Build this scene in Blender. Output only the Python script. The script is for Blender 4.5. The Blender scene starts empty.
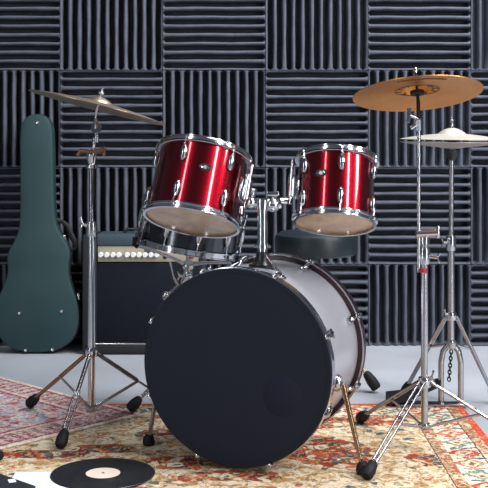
import bpy, bmesh, math, random
from mathutils import Vector, Matrix, Quaternion
random.seed(4)
S = bpy.context.scene
COL = S.collection
F, HZ, CAMZ = 1090.0, 140.0, 0.98          # focal length (px), horizon row, camera height


def P(px, py, Y):
    return Vector(((px - 244.0) / F * Y, Y, CAMZ - (py - HZ) / F * Y))


def G(px, py, z=0.0):                        # point on a level z under a pixel
    Y = (CAMZ - z) * F / (py - HZ)
    return Vector(((px - 244.0) / F * Y, Y, z))


def frame(origin, zaxis, xhint=(1, 0, 0)):
    z = Vector(zaxis).normalized()
    x = Vector(xhint) - z * Vector(xhint).dot(z)
    x.normalize()
    y = z.cross(x)
    M = Matrix((x, y, z)).transposed().to_4x4()
    M.translation = Vector(origin)
    return M


I4 = Matrix.Identity(4)


# ------------------------------------------------------------------ mesh kit
class MB:
    def __init__(self):
        self.v, self.f = [], []

    def add(self, vs, fs):
        b = len(self.v)
        self.v += [Vector(v) for v in vs]
        self.f += [[b + i for i in f] for f in fs]
        return self

    def box(self, c, s, M=I4, bev=0.0, seg=2):
        bm = bmesh.new()
        bmesh.ops.create_cube(bm, size=1.0)
        for v in bm.verts:
            v.co = Vector((v.co.x * s[0], v.co.y * s[1], v.co.z * s[2]))
        if bev > 0:
            bmesh.ops.bevel(bm, geom=list(bm.edges), offset=bev, segments=seg, profile=0.5, affect='EDGES')
        bm.verts.ensure_lookup_table()
        c = Vector(c)
        self.add([M @ (v.co + c) for v in bm.verts], [[v.index for v in f.verts] for f in bm.faces])
        bm.free()
        return self

    def lathe(self, prof, M=I4, seg=48, close=False):
        """prof: list of (r, z); r == 0 makes a pole"""
        vs, rings = [], []
        for r, z in prof:
            if r <= 1e-7:
                rings.append([len(vs)])
                vs.append(M @ Vector((0, 0, z)))
            else:
                rings.append(list(range(len(vs), len(vs) + seg)))
                for k in range(seg):
                    a = 2 * math.pi * k / seg
                    vs.append(M @ Vector((r * math.cos(a), r * math.sin(a), z)))
        fs = []
        n = len(rings)
        for i in range(n if close else n - 1):
            A, B = rings[i], rings[(i + 1) % n]
            for k in range(seg):
                k2 = (k + 1) % seg
                if len(A) == 1 and len(B) == 1:
                    break
                if len(A) == 1:
                    fs.append([A[0], B[k2], B[k]])
                elif len(B) == 1:
                    fs.append([A[k], A[k2], B[0]])
                else:
                    fs.append([A[k], A[k2], B[k2], B[k]])
        return self.add(vs, fs)

    def tube(self, pts, r, seg=12, flat=1.0):
        pts = [Vector(p) for p in pts]
        n = len(pts)
        rs = r if isinstance(r, (list, tuple)) else [r] * n
        vs, fs = [], []
        t0 = (pts[1] - pts[0]).normalized()
        up = Vector((0, 0, 1)) if abs(t0.z) < 0.9 else Vector((0, 1, 0))
        u = (up - t0 * up.dot(t0)).normalized()
        prev = t0
        for i in range(n):
            if i == 0:
                t = t0
            elif i == n - 1:
                t = (pts[i] - pts[i - 1]).normalized()
            else:
                t = ((pts[i + 1] - pts[i]).normalized() + (pts[i] - pts[i - 1]).normalized()).normalized()
            q = prev.rotation_difference(t)
            u = q @ u
            u = (u - t * u.dot(t)).normalized()
            prev = t
            w = t.cross(u)
            for k in range(seg):
                a = 2 * math.pi * k / seg
                vs.append(pts[i] + (u * math.cos(a) + w * math.sin(a) * flat) * rs[i])
        for i in range(n - 1):
            for k in range(seg):
                k2 = (k + 1) % seg
                fs.append([i * seg + k, i * seg + k2, (i + 1) * seg + k2, (i + 1) * seg + k])
        fs.append(list(range(seg))[::-1])
        fs.append([(n - 1) * seg + k for k in range(seg)])
        return self.add(vs, fs)

    def ball(self, c, r, sc=(1, 1, 1), M=I4, seg=16):
        h = seg // 2
        prof = [(r * math.sin(math.pi * i / h), -r * math.cos(math.pi * i / h)) for i in range(h + 1)]
        prof[0] = (0, -r)
        prof[-1] = (0, r)
        T = M @ Matrix.Translation(Vector(c)) @ Matrix.Diagonal((*sc, 1))
        return self.lathe(prof, T, seg)

    def prism(self, outline, y0, y1, M=I4, bev=0.0):
        """outline: (x, z) polygon, extruded along y, optional rounded rim"""
        n = len(outline)
        cx = sum(p[0] for p in outline) / n
        cz = sum(p[1] for p in outline) / n

        def inset(d):
            out = []
            for i in range(n):
                p0, p1, p2 = Vector(outline[i - 1]), Vector(outline[i]), Vector(outline[(i + 1) % n])
                e = ((p1 - p0).normalized() + (p2 - p1).normalized()).normalized()
                nn = Vector((-e.y, e.x))
                if nn.dot(Vector((cx, cz)) - p1) < 0 and False:
                    nn = -nn
                out.append(p1 + nn * d * SGN)
            return out
        area = sum(outline[i - 1][0] * outline[i][1] - outline[i][0] * outline[i - 1][1] for i in range(n))
        SGN = 1 if area > 0 else -1
        if bev > 0:
            lv = [(y0, bev), (y0 + 0.3 * bev, 0.3 * bev), (y0 + bev, 0), (y1 - bev, 0), (y1 - 0.3 * bev, 0.3 * bev), (y1, bev)]
        else:
            lv = [(y0, 0), (y1, 0)]
        vs, fs = [], []
        for y, d in lv:
            for p in inset(d):
                vs.append(M @ Vector((p[0], y, p[1])))
        for i in range(len(lv) - 1):
            for k in range(n):
                k2 = (k + 1) % n
                fs.append([i * n + k, i * n + k2, (i + 1) * n + k2, (i + 1) * n + k])
        fs.append(list(range(n))[::-1])
        fs.append([(len(lv) - 1) * n + k for k in range(n)])
        return self.add(vs, fs)

    def obj(self, name, mat, parent=None, loc=None, angle=38):
        """link as one mesh object; vertices were given in world space"""
        if parent is not None:
            o0 = parent['w']
        else:
            o0 = loc if loc is not None else (0, 0, 0)
        o0 = Vector(o0)
        me = bpy.data.meshes.new(name)
        me.from_pydata([v - o0 for v in self.v], [], self.f)
        bm = bmesh.new()
        bm.from_mesh(me)
        bmesh.ops.recalc_face_normals(bm, faces=bm.faces)
        bm.to_mesh(me)
        bm.free()
        for p in me.polygons:
            p.use_smooth = True
        me.set_sharp_from_angle(angle=math.radians(angle))
        me.materials.append(mat)
        o = bpy.data.objects.new(name, me)
        COL.objects.link(o)
        W[o.name] = o0
        if parent is not None:
            o.parent = parent['o']
        else:
            o.location = o0
        return {'o': o, 'w': o0}


W = {}


def tag(h, label, cat, group=None):
    o = h['o']
    o['label'] = label
    o['category'] = cat
    if group:
        o['group'] = group
    return h


def plabel(h, label):
    h['o']['label'] = label
    return h


def thing(name, label, cat, loc, group=None):
    o = bpy.data.objects.new(name, None)
    o.empty_display_size = 0.05
    COL.objects.link(o)
    o.location = Vector(loc)
    return tag({'o': o, 'w': Vector(loc)}, label, cat, group)


# ------------------------------------------------------------------ materials
class NT:
    """small expression kit over a node tree"""

    def __init__(self, name):
        self.m = bpy.data.materials.new(name)
        self.m.use_nodes = True
        self.t = self.m.node_tree
        self.b = self.t.nodes['Principled BSDF']

    def put(self, sock, v):
        if isinstance(v, (int, float)):
            sock.default_value = v
        elif isinstance(v, (tuple, list)):
            if len(v) == 3 and sock.type == 'RGBA':
                v = (*v, 1)
            sock.default_value = v
        else:
            self.t.links.new(v, sock)

    def math(self, op, a, b=0.0, c=None, clamp=False):
        n = self.t.nodes.new('ShaderNodeMath')
        n.operation = op
        n.use_clamp = clamp
        self.put(n.inputs[0], a)
        self.put(n.inputs[1], b)
        if c is not None:
            self.put(n.inputs[2], c)
        return n.outputs[0]

    def add(self, a, b): return self.math('ADD', a, b)
    def sub(self, a, b): return self.math('SUBTRACT', a, b)
    def mul(self, a, b): return self.math('MULTIPLY', a, b)
    def absv(self, a): return self.math('ABSOLUTE', a)
    def gt(self, a, b): return self.math('GREATER_THAN', a, b)
    def lt(self, a, b): return self.math('LESS_THAN', a, b)

    def ss(self, a, lo, hi):
        n = self.t.nodes.new('ShaderNodeMapRange')
        n.interpolation_type = 'SMOOTHSTEP'
        self.put(n.inputs['Value'], a)
        n.inputs['From Min'].default_value = lo
        n.inputs['From Max'].default_value = hi
        return n.outputs['Result']

    def band(self, a, lo, hi):
        return self.mul(self.gt(a, lo), self.lt(a, hi))

    def mix(self, f, a, b):
        n = self.t.nodes.new('ShaderNodeMix')
        n.data_type = 'RGBA'
        self.put(n.inputs[0], f)
        self.put(n.inputs[6], a)
        self.put(n.inputs[7], b)
        return n.outputs[2]

    def coord(self):
        return self.t.nodes.new('ShaderNodeTexCoord').outputs['Object']

    def sep(self, v):
        n = self.t.nodes.new('ShaderNodeSeparateXYZ')
        self.put(n.inputs[0], v)
        return n.outputs

    def comb(self, x, y, z=0.0):
        n = self.t.nodes.new('ShaderNodeCombineXYZ')
        self.put(n.inputs[0], x)
        self.put(n.inputs[1], y)
        self.put(n.inputs[2], z)
        return n.outputs[0]

    def noise(self, v, scale, detail=3, rough=0.5, dist=0.0):
        n = self.t.nodes.new('ShaderNodeTexNoise')
        self.put(n.inputs['Vector'], v)
        n.inputs['Scale'].default_value = scale
        n.inputs['Detail'].default_value = detail
        n.inputs['Roughness'].default_value = rough
        n.inputs['Distortion'].default_value = dist
        return n.outputs

    def vor(self, v, scale, feature='F1', rnd=1.0, metric='EUCLIDEAN'):
        n = self.t.nodes.new('ShaderNodeTexVoronoi')
        n.feature = feature
        if feature != 'DISTANCE_TO_EDGE':
            n.distance = metric
        self.put(n.inputs['Vector'], v)
        n.inputs['Scale'].default_value = scale
        n.inputs['Randomness'].default_value = rnd
        return n.outputs

    def mix1(self, a, n, k):
        return self.add(a, self.mul(n, k))

    def vmath(self, op, a, b):
        n = self.t.nodes.new('ShaderNodeVectorMath')
        n.operation = op
        self.put(n.inputs[0], a)
        self.put(n.inputs[1], b)
        return n.outputs[0]

    def ramp(self, f, stops, const=False):
        n = self.t.nodes.new('ShaderNodeValToRGB')
        self.put(n.inputs[0], f)
        cr = n.color_ramp
        if const:
            cr.interpolation = 'CONSTANT'
        cr.elements[0].position = stops[0][0]
        cr.elements[0].color = (*stops[0][1], 1)
        cr.elements[1].position = stops[-1][0]
        cr.elements[1].color = (*stops[-1][1], 1)
        for p, c in stops[1:-1]:
            e = cr.elements.new(p)
            e.color = (*c, 1)
        return n.outputs[0]

    def bump(self, h, strength=0.2, dist=0.01):
        n = self.t.nodes.new('ShaderNodeBump')
        n.inputs['Strength'].default_value = strength
        n.inputs['Distance'].default_value = dist
        self.put(n.inputs['Height'], h)
        self.t.links.new(n.outputs[0], self.b.inputs['Normal'])

    def set(self, **k):
        for key, v in k.items():
            self.put(self.b.inputs[key.replace('_', ' ')], v)
        return self


def srgb(r, g, b):
    def f(c):
        c /= 255.0
        return c / 12.92 if c <= 0.04045 else ((c + 0.055) / 1.055) ** 2.4
    return (f(r), f(g), f(b))


def simple(name, col, rough=0.5, metal=0.0, var=0.12, scale=40.0, bump=0.0, coat=0.0, spec=0.5):
    t = NT(name)
    n = t.noise(t.coord(), scale, 3)
    lo = tuple(c * (1 - var) for c in col)
    hi = tuple(min(1, c * (1 + var)) for c in col)
    t.set(Base_Color=t.mix(n[0], lo, hi), Roughness=rough, Metallic=metal)
    t.b.inputs['Specular IOR Level'].default_value = spec
    if coat:
        t.b.inputs['Coat Weight'].default_value = coat
        t.b.inputs['Coat Roughness'].default_value = 0.06
    if bump:
        t.bump(n[0], bump, 0.004)
    return t.m


M_ = {}
M_['chrome'] = simple('chrome', (0.56, 0.57, 0.60), 0.13, 1.0, 0.05)
M_['steel'] = simple('brushed_steel', (0.45, 0.45, 0.47), 0.24, 1.0, 0.08)
M_['lug_chrome'] = simple('dark_lug_chrome', (0.36, 0.37, 0.39), 0.12, 1.0, 0.06)
M_['leg_steel'] = simple('dark_chrome_leg', (0.26, 0.26, 0.275), 0.20, 1.0, 0.08)
M_['black_nickel'] = simple('black_nickel_shell', (0.085, 0.09, 0.10), 0.18, 1.0, 0.08)
M_['rubber'] = simple('black_rubber', (0.009, 0.009, 0.011), 0.6, 0, 0.2, 60, 0.2, spec=0.25)
M_['black'] = simple('black_lacquer', (0.012, 0.013, 0.017), 0.25, 0, 0.1)
M_['hoop_black'] = simple('black_hoop', (0.0145, 0.0178, 0.027), 0.7, 0, 0.1, spec=0.1)
M_['head_black'] = simple('black_drumhead', (0.0160, 0.0196, 0.0310), 0.75, 0, 0.08, 6, spec=0.08)
M_['hoop_red'] = simple('dark_red_hoop', (0.020, 0.0030, 0.0085), 0.3, 0, 0.1, coat=0.2)
M_['felt'] = simple('black_felt', (0.010, 0.010, 0.010), 0.9, 0, 0.2, 200, 0.3)
M_['brown'] = simple('brown_plastic_nut', srgb(110, 75, 55), 0.4, 0.3, 0.15)
M_['redcap'] = simple('red_clamp_lining', srgb(150, 30, 45), 0.4, 0.2, 0.1)
M_['white'] = simple('white_card', srgb(225, 232, 240), 0.6, 0, 0.03, 8)
M_['cream'] = simple('cream_paper', srgb(222, 206, 190), 0.6, 0, 0.04, 20)
M_['copper_tint'] = simple('copper_tint_steel', srgb(165, 134, 106), 0.25, 1.0, 0.2, 12)  # coppery metal; on the left stand's leg it paints an orange reflection
M_['vinyl_teal'] = simple('dark_teal_vinyl', srgb(26, 36, 42), 0.38, 0, 0.1, 90, 0.15)
M_['amp_black'] = simple('amp_black_vinyl', (0.006, 0.007, 0.011), 0.6, 0, 0.15, 160, 0.25)
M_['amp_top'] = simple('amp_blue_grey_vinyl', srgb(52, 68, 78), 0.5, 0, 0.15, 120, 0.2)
M_['amp_panel'] = simple('amp_tan_panel', srgb(160, 152, 132), 0.45, 0.2, 0.08, 50)
M_['knob'] = simple('white_knob', (0.8, 0.8, 0.8), 0.25, 0.1, 0.03)
M_['redlamp'] = simple('red_switch', srgb(150, 25, 20), 0.3)
M_['stud'] = simple('nickel_stud', (0.85, 0.85, 0.82), 0.25, 1.0, 0.05)


def mat_grille():
    t = NT('amp_grille_cloth')
    x, y, z = t.sep(t.coord())
    w = t.math('SINE', t.mul(x, 900.0))
    w2 = t.math('SINE', t.mul(z, 900.0))
    h = t.mul(w, w2)
    t.set(Base_Color=t.mix(t.ss(h, -1, 1), (0.0060, 0.0074, 0.0125), (0.0115, 0.0138, 0.0215)), Roughness=0.85)
    t.b.inputs['Specular IOR Level'].default_value = 0.12
    t.bump(h, 0.15, 0.002)
    return t.m


def mat_foam():
    t = NT('charcoal_acoustic_foam')
    c = t.coord()
    n1 = t.noise(c, 220, 3)
    n2 = t.noise(c, 14, 2)
    k = t.add(t.mul(n1[0], 0.65), t.mul(n2[0], 0.35))
    t.set(Base_Color=t.ramp(k, [(0.3, (0.050, 0.056, 0.076)), (0.7, (0.112, 0.124, 0.154))]), Roughness=0.95)
    t.b.inputs['Specular IOR Level'].default_value = 0.1
    t.bump(n1[0], 0.5, 0.004)
    return t.m


def mat_floor():
    t = NT('pale_concrete_floor')
    c = t.coord()
    n1 = t.noise(c, 2.0, 5, 0.6)
    n2 = t.noise(c, 90, 3)
    k = t.add(t.mul(n1[0], 0.8), t.mul(n2[0], 0.2))
    t.set(Base_Color=t.ramp(k, [(0.3, srgb(146, 150, 158)), (0.7, srgb(166, 170, 178))]), Roughness=t.add(0.38, t.mul(n1[0], 0.25)))
    t.bump(n2[0], 0.04, 0.002)
    return t.m


def mat_tom_red():
    t = NT('red_metallic_wrap')
    n = t.vor(t.coord(), 1400)
    t.set(Base_Color=t.mix(n['Distance'], (0.24, 0.003, 0.011), (0.14, 0.001, 0.006)), Roughness=0.26, Metallic=1.0)
    t.b.inputs['Coat Weight'].default_value = 0.8
    t.b.inputs['Coat Roughness'].default_value = 0.05
    return t.m


def mat_bass_shell():
    t = NT('silver_sparkle_wrap')
    n = t.vor(t.coord(), 1200)
    r = t.sep(n['Color'])[0]
    t.set(Base_Color=t.ramp(r, [(0.0, (0.36, 0.37, 0.42)), (1.0, (0.62, 0.63, 0.71))]), Roughness=0.30, Metallic=0.50)
    return t.m


def mat_cymbal(name, c1, c2, rough, metal=1.0):
    t = NT(name)
    x, y, z = t.sep(t.coord())
    rr = t.math('SQRT', t.add(t.mul(x, x), t.mul(y, y)))
    g = t.math('SINE', t.mul(rr, 1800.0))
    n = t.noise(t.comb(rr, 0.0, 0.0), 160, 2)
    n2 = t.noise(t.coord(), 9, 3)
    k = t.add(t.mul(n[0], 0.5), t.mul(n2[0], 0.5))
    t.set(Base_Color=t.mix(t.ss(k, 0.3, 0.7), c1, c2), Roughness=rough, Metallic=metal)
    t.bump(g, 0.05, 0.001)
    return t.m


def mat_vinyl_record():
    t = NT('black_vinyl_record')
    x, y, z = t.sep(t.coord())
    rr = t.math('SQRT', t.add(t.mul(x, x), t.mul(y, y)))
    g = t.math('SINE', t.mul(rr, 3500.0))
    gap = t.noise(t.comb(rr, 0.0, 0.0), 70, 1)
    t.set(Base_Color=(0.012, 0.013, 0.017), Roughness=t.add(0.22, t.mul(gap[0], 0.2)))
    t.bump(g, 0.25, 0.0006)
    return t.m


def mat_case():
    t = NT('dark_green_case_vinyl')
    c = t.coord()
    n = t.noise(c, 300, 3)
    n2 = t.noise(c, 6, 3)
    k = t.add(t.mul(n[0], 0.4), t.mul(n2[0], 0.6))
    t.set(Base_Color=t.ramp(k, [(0.3, srgb(19, 47, 51)), (0.7, srgb(28, 60, 64))]), Roughness=0.55)
    t.bump(n[0], 0.3, 0.002)
    return t.m


def mat_tom_head():
    t = NT('amber_film_drumhead')
    c = t.coord()
    n = t.noise(c, 14, 4, 0.6)
    t.set(Base_Color=t.ramp(n[0], [(0.3, srgb(168, 136, 104)), (0.7, srgb(206, 172, 136))]), Roughness=0.22)
    return t.m


def mat_main_rug():
    t = NT('cream_floral_rug')
    p = t.coord()
    wob = t.vmath('MULTIPLY', t.vmath('SUBTRACT', t.noise(p, 11, 3)[1], (0.5, 0.5, 0.5)), (0.075, 0.075, 0.0))
    q = t.vmath('ADD', p, wob)
    x, y, z = t.sep(q)
    X, Y, Z = t.sep(p)
    cream, gold, brown = srgb(222, 208, 182), srgb(186, 146, 92), srgb(122, 90, 60)
    red, orange, dred, teal, navy = srgb(166, 40, 32), srgb(190, 84, 52), srgb(104, 28, 30), srgb(70, 92, 92), srgb(44, 50, 60)
    # field of scrolling leaves
    n1 = t.noise(q, 24, 4, 0.6, 1.2)
    n2 = t.noise(q, 48, 3, 0.6, 0.8)
    col = t.mix(t.ss(n1[0], 0.47, 0.58), cream, gold)
    col = t.mix(t.mul(t.ss(n2[0], 0.56, 0.62), 0.85), col, brown)
    v = t.vor(q, 24)
    vr, vg, vb = t.sep(v['Color'])
    blob = t.ss(v['Distance'], 0.42, 0.30)
    core = t.ss(v['Distance'], 0.20, 0.12)
    col = t.mix(t.mul(blob, t.gt(vr, 0.86)), col, teal)
    col = t.mix(t.mul(blob, t.band(vr, 0.75, 0.82)), col, t.mix(core, orange, cream))
    # clustered flower medallions: centre x, y, half sizes
    inside = None
    for mx, my, rx, ry in [(0.27, 3.40, 0.155, 0.15), (0.43, 3.79, 0.16, 0.09), (-0.05, 3.16, 0.10, 0.055), (-0.21, 3.29, 0.11, 0.075),
                           (-0.64, 3.37, 0.16, 0.05), (-0.45, 3.43, 0.11, 0.05), (0.05, 3.15, 0.06, 0.05), (-0.17, 3.12, 0.05, 0.05),
                           (0.56, 3.32, 0.07, 0.07), (0.09, 2.9, 0.16, 0.1), (-0.3, 3.0, 0.08, 0.06), (-0.25, 3.62, 0.10, 0.05),
                           (0.26, 3.74, 0.1, 0.07)]:
        dx = t.mul(t.sub(x, mx), 1.0 / rx)
        dy = t.mul(t.sub(y, my), 1.0 / ry)
        d = t.sub(1.0, t.add(t.mul(dx, dx), t.mul(dy, dy)))
        inside = d if inside is None else t.math('MAXIMUM', inside, d)
    inside = t.add(inside, t.mul(t.sub(t.noise(p, 26, 3)[0], 0.5), 1.6))
    mask = t.ss(inside, 0.0, 0.15)
    w = t.vor(q, 27)
    wr, wg, wb = t.sep(w['Color'])
    petal = t.ramp(wr, [(0.0, red), (0.24, orange), (0.38, dred), (0.50, red), (0.62, cream), (0.76, teal), (0.88, navy)], True)
    petal = t.mix(t.ss(w['Distance'], 0.24, 0.16), petal, t.mix(t.gt(wg, 0.5), navy, cream))
    petal = t.mix(t.ss(t.vor(q, 27, 'DISTANCE_TO_EDGE')['Distance'], 0.10, 0.04), petal, t.mix(t.gt(n1[0], 0.5), dred, gold))
    col = t.mix(mask, col, petal)

    # borders: distance in from right edge / back edge of the rug
    def border(u, s, wob_):
        s = t.add(s, t.mul(t.sub(n1[0], 0.5), 0.09))
        u_raw = u
        u = t.mix1(u, t.sub(n2[0], 0.5), 0.022)
        # u: distance in from the outer edge (m), s: along the edge
        su = t.mul(s, 1.0)
        ground = srgb(226, 214, 192)
        fr = t.math('FRACT', t.mul(su, 9.0))
        cell = t.math('FLOOR', t.mul(su, 9.0))
        tri = t.absv(t.sub(fr, 0.5))
        alt = t.math('MODULO', t.absv(cell), 3.0)
        mc = t.mix(t.gt(alt, 0.5), srgb(186, 52, 40), t.mix(t.gt(alt, 1.5), srgb(96, 124, 118), srgb(196, 84, 66)))
        cen = t.absv(t.sub(u, 0.115))
        dia = t.add(t.mul(tri, 1.9), t.mul(cen, 14.0))
        c = t.mix(t.lt(dia, 0.80), ground, mc)
        c = t.mix(t.lt(dia, 0.46), c, srgb(236, 214, 176))
        c = t.mix(t.lt(dia, 0.22), c, srgb(150, 36, 32))
        bar = t.mul(t.gt(tri, 0.44), t.band(u, 0.06, 0.15))
        c = t.mix(bar, c, srgb(44, 76, 92))
        # guard stripes
        fr2 = t.absv(t.sub(t.math('FRACT', t.mul(su, 26.0)), 0.5))
        guard = t.mix(t.gt(t.add(fr2, t.mul(wob_, 0.5)), 0.48), srgb(206, 168, 116), srgb(150, 78, 58))
        guard = t.mix(t.lt(fr2, 0.10), guard, srgb(70, 74, 70))
        guard = t.mix(t.mul(t.ss(n1[0], 0.5, 0.56), 0.8), guard, srgb(224, 206, 176))
        g = t.math('MAXIMUM', t.band(u, 0.03, 0.062), t.band(u, 0.165, 0.203))
        c = t.mix(g, c, guard)
        c = t.mix(t.lt(u_raw, 0.03), c, srgb(190, 58, 36))
        ln = t.math('MAXIMUM', t.band(u, 0.062, 0.067), t.band(u, 0.203, 0.208))
        c = t.mix(ln, c, srgb(66, 44, 40))
        return c
    uR = t.sub(0.80, t.add(X, t.mul(t.sub(n2[0], 0.5), 0.010)))
    uB = t.sub(4.02, t.add(Y, t.mul(t.sub(n2[0], 0.5), 0.010)))
    bR = border(uR, Y, n2[0])
    bB = border(uB, X, n2[0])
    # the back border meets the side border in a mitre
    useB = t.mul(t.lt(uB, 0.208), t.lt(uB, uR))
    useR = t.mul(t.lt(uR, 0.208), t.math('GREATER_THAN', t.add(uB, 0.0001), uR))
    col = t.mix(useB, col, bB)
    col = t.mix(useR, col, bR)
    n4 = t.noise(q, 75, 4, 0.65, 0.6)
    n5 = t.noise(q, 62, 3, 0.6, 1.5)
    col = t.mix(t.mul(t.ss(n4[0], 0.54, 0.62), 0.55), col, srgb(104, 76, 52))
    col = t.mix(t.mul(t.ss(n4[0], 0.45, 0.37), 0.45), col, srgb(226, 212, 188))
    col = t.mix(t.mul(t.ss(n5[0], 0.60, 0.64), 0.75), col, srgb(58, 66, 66))
    pile = t.noise(p, 260, 2)
    col = t.mix(t.mul(pile[0], 0.28), col, srgb(120, 100, 84))
    t.set(Base_Color=col, Roughness=0.95)
    t.b.inputs['Specular IOR Level'].default_value = 0.1
    t.bump(pile[0], 0.5, 0.004)
    return t.m


def mat_left_rug(o):
    """o: corner; u = distance in from the front edge, s = along it"""
    t = NT('rose_woven_rug')
    p = t.coord()
    wob = t.vmath('MULTIPLY', t.vmath('SUBTRACT', t.noise(p, 14, 3)[1], (0.5, 0.5, 0.5)), (0.05, 0.05, 0.0))
    q = t.vmath('ADD', p, wob)
    x, y, z = t.sep(q)
    X, Y, Z = t.sep(p)
    rose, red, lav, crm, plum, blue = srgb(212, 176, 172), srgb(178, 72, 74), srgb(178, 178, 194), srgb(226, 214, 204), srgb(104, 62, 74), srgb(112, 122, 148)
    v = t.vor(q, 25, metric='MANHATTAN')
    vr, vg, vb = t.sep(v['Color'])
    col = t.ramp(vr, [(0.0, rose), (0.2, lav), (0.42, red), (0.50, crm), (0.68, rose), (0.80, lav), (0.94, red)], True)
    col = t.mix(t.ss(v['Distance'], 0.30, 0.22), col, t.mix(t.gt(vg, 0.55), t.mix(t.gt(vb, 0.5), crm, blue), red))
    n = t.noise(q, 42, 3, 0.6, 1.0)
    col = t.mix(t.mul(t.ss(n[0], 0.55, 0.61), 0.8), col, plum)
    n3 = t.noise(q, 60, 2, 0.5, 1.0)
    col = t.mix(t.mul(t.ss(n3[0], 0.57, 0.62), 0.75), col, crm)

    def border(u, s):
        f1 = t.absv(t.sub(t.math('FRACT', t.mul(s, 22.0)), 0.5))
        c = t.mix(t.gt(t.add(f1, t.mul(t.sub(n[0], 0.5), 1.6)), 0.27), srgb(132, 74, 84), srgb(206, 168, 164))
        c = t.mix(t.mul(t.ss(n3[0], 0.54, 0.6), 0.8), c, srgb(226, 206, 196))
        c = t.mix(t.band(u, 0.125, 0.142), c, srgb(224, 196, 188))
        c = t.mix(t.band(u, 0.142, 0.155), c, srgb(150, 44, 54))
        c = t.mix(t.band(u, 0.022, 0.032), c, srgb(150, 50, 58))
        c = t.mix(t.lt(u, 0.018), c, srgb(226, 212, 196))
        return c
    uw = t.mul(t.sub(n[0], 0.5), 0.012)
    uf = t.add(Y, uw)
    ub = t.add(X, uw)
    bf = border(uf, X)
    bb = border(ub, Y)
    useB = t.mul(t.lt(ub, 0.155), t.lt(ub, uf))
    useF = t.mul(t.lt(uf, 0.155), t.gt(t.add(ub, 0.0001), uf))
    col = t.mix(useF, col, bf)
    col = t.mix(useB, col, bb)
    n4 = t.noise(q, 80, 4, 0.65, 0.8)
    n5 = t.noise(q, 55, 3, 0.6, 1.5)
    col = t.mix(t.mul(t.ss(n4[0], 0.53, 0.60), 0.55), col, srgb(92, 58, 70))
    col = t.mix(t.mul(t.ss(n4[0], 0.46, 0.38), 0.60), col, srgb(226, 216, 208))
    col = t.mix(t.mul(t.ss(n5[0], 0.58, 0.63), 0.7), col, srgb(128, 138, 156))
    pile = t.noise(p, 260, 2)
    col = t.mix(t.mul(pile[0], 0.25), col, srgb(120, 96, 100))
    t.set(Base_Color=col, Roughness=0.95)
    t.b.inputs['Specular IOR Level'].default_value = 0.1
    t.bump(pile[0], 0.5, 0.004)
    return t.m


M_['grille'] = mat_grille()
M_['foam'] = mat_foam()
M_['floor'] = mat_floor()
M_['tom_red'] = mat_tom_red()
M_['bass_shell'] = mat_bass_shell()
M_['cym_gold'] = mat_cymbal('golden_bronze_cymbal', (0.56, 0.20, 0.025), (0.70, 0.29, 0.055), 0.34, 0.9)
M_['cym_dark'] = mat_cymbal('aged_bronze_cymbal', (0.44, 0.32, 0.24), (0.64, 0.48, 0.36), 0.34)
M_['cym_pale'] = mat_cymbal('pale_bronze_cymbal', (0.44, 0.41, 0.36), (0.54, 0.50, 0.45), 0.38, 0.4)
M_['record'] = mat_vinyl_record()
M_['case'] = mat_case()
M_['tom_head'] = mat_tom_head()
M_['main_rug'] = mat_main_rug()
M_['wall'] = simple('dark_grey_wall_paint', (0.05, 0.052, 0.06), 0.8, 0, 0.08, 20)

# ------------------------------------------------------------------ setting
RUG = 0.008      # top of the large rug
RUG2 = 0.015     # top of the rose rug lying over it


def struct(h):
    h['o']['kind'] = 'structure'
    return h


WALLY = 5.268
struct(MB().box((0, 2.0, -0.05), (9, 6.6, 0.1)).obj('floor', M_['floor']))
struct(MB().box((0, WALLY + 0.05, 1.5), (9, 0.1, 3.1)).obj('wall_back', M_['wall']))

# ---- foam tiles on the wall
PITCH_N = 11
CREST_Y = 5.185
BASE_Y = WALLY - 0.001
TW = 102.75 / F * CREST_Y
TH = 97.2 / F * CREST_Y
X0 = (60 - 244) / F * CREST_Y - TW
ZTOP = CAMZ - (70.0 - HZ) / F * CREST_Y + TH


def rib_profile(length, n):
    """(t, depth) polyline across n ribs: flat-topped rounded crests, narrow deep valleys"""
    p = length / n
    out = []
    d = BASE_Y - CREST_Y
    jr = random.Random(7)
    hi = d
    for i in range(n):
        a = i * p
        j = jr.uniform(-0.02, 0.02) * p
        lo = 0.008
        pts = [(0.0, hi), (0.08, 0.99 * hi), (0.145, 0.955 * hi), (0.19, 0.86 * hi), (0.24, 0.30 * hi), (0.29, lo), (0.5, lo - 0.002),
               (0.71, lo), (0.76, 0.30 * hi), (0.81, 0.86 * hi), (0.855, 0.955 * hi), (0.92, 0.99 * hi)]
        out += [(a + u * p + j * (0.1 < u < 0.9), dd) for u, dd in pts]
    out.append((length, hi))
    return out


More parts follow.
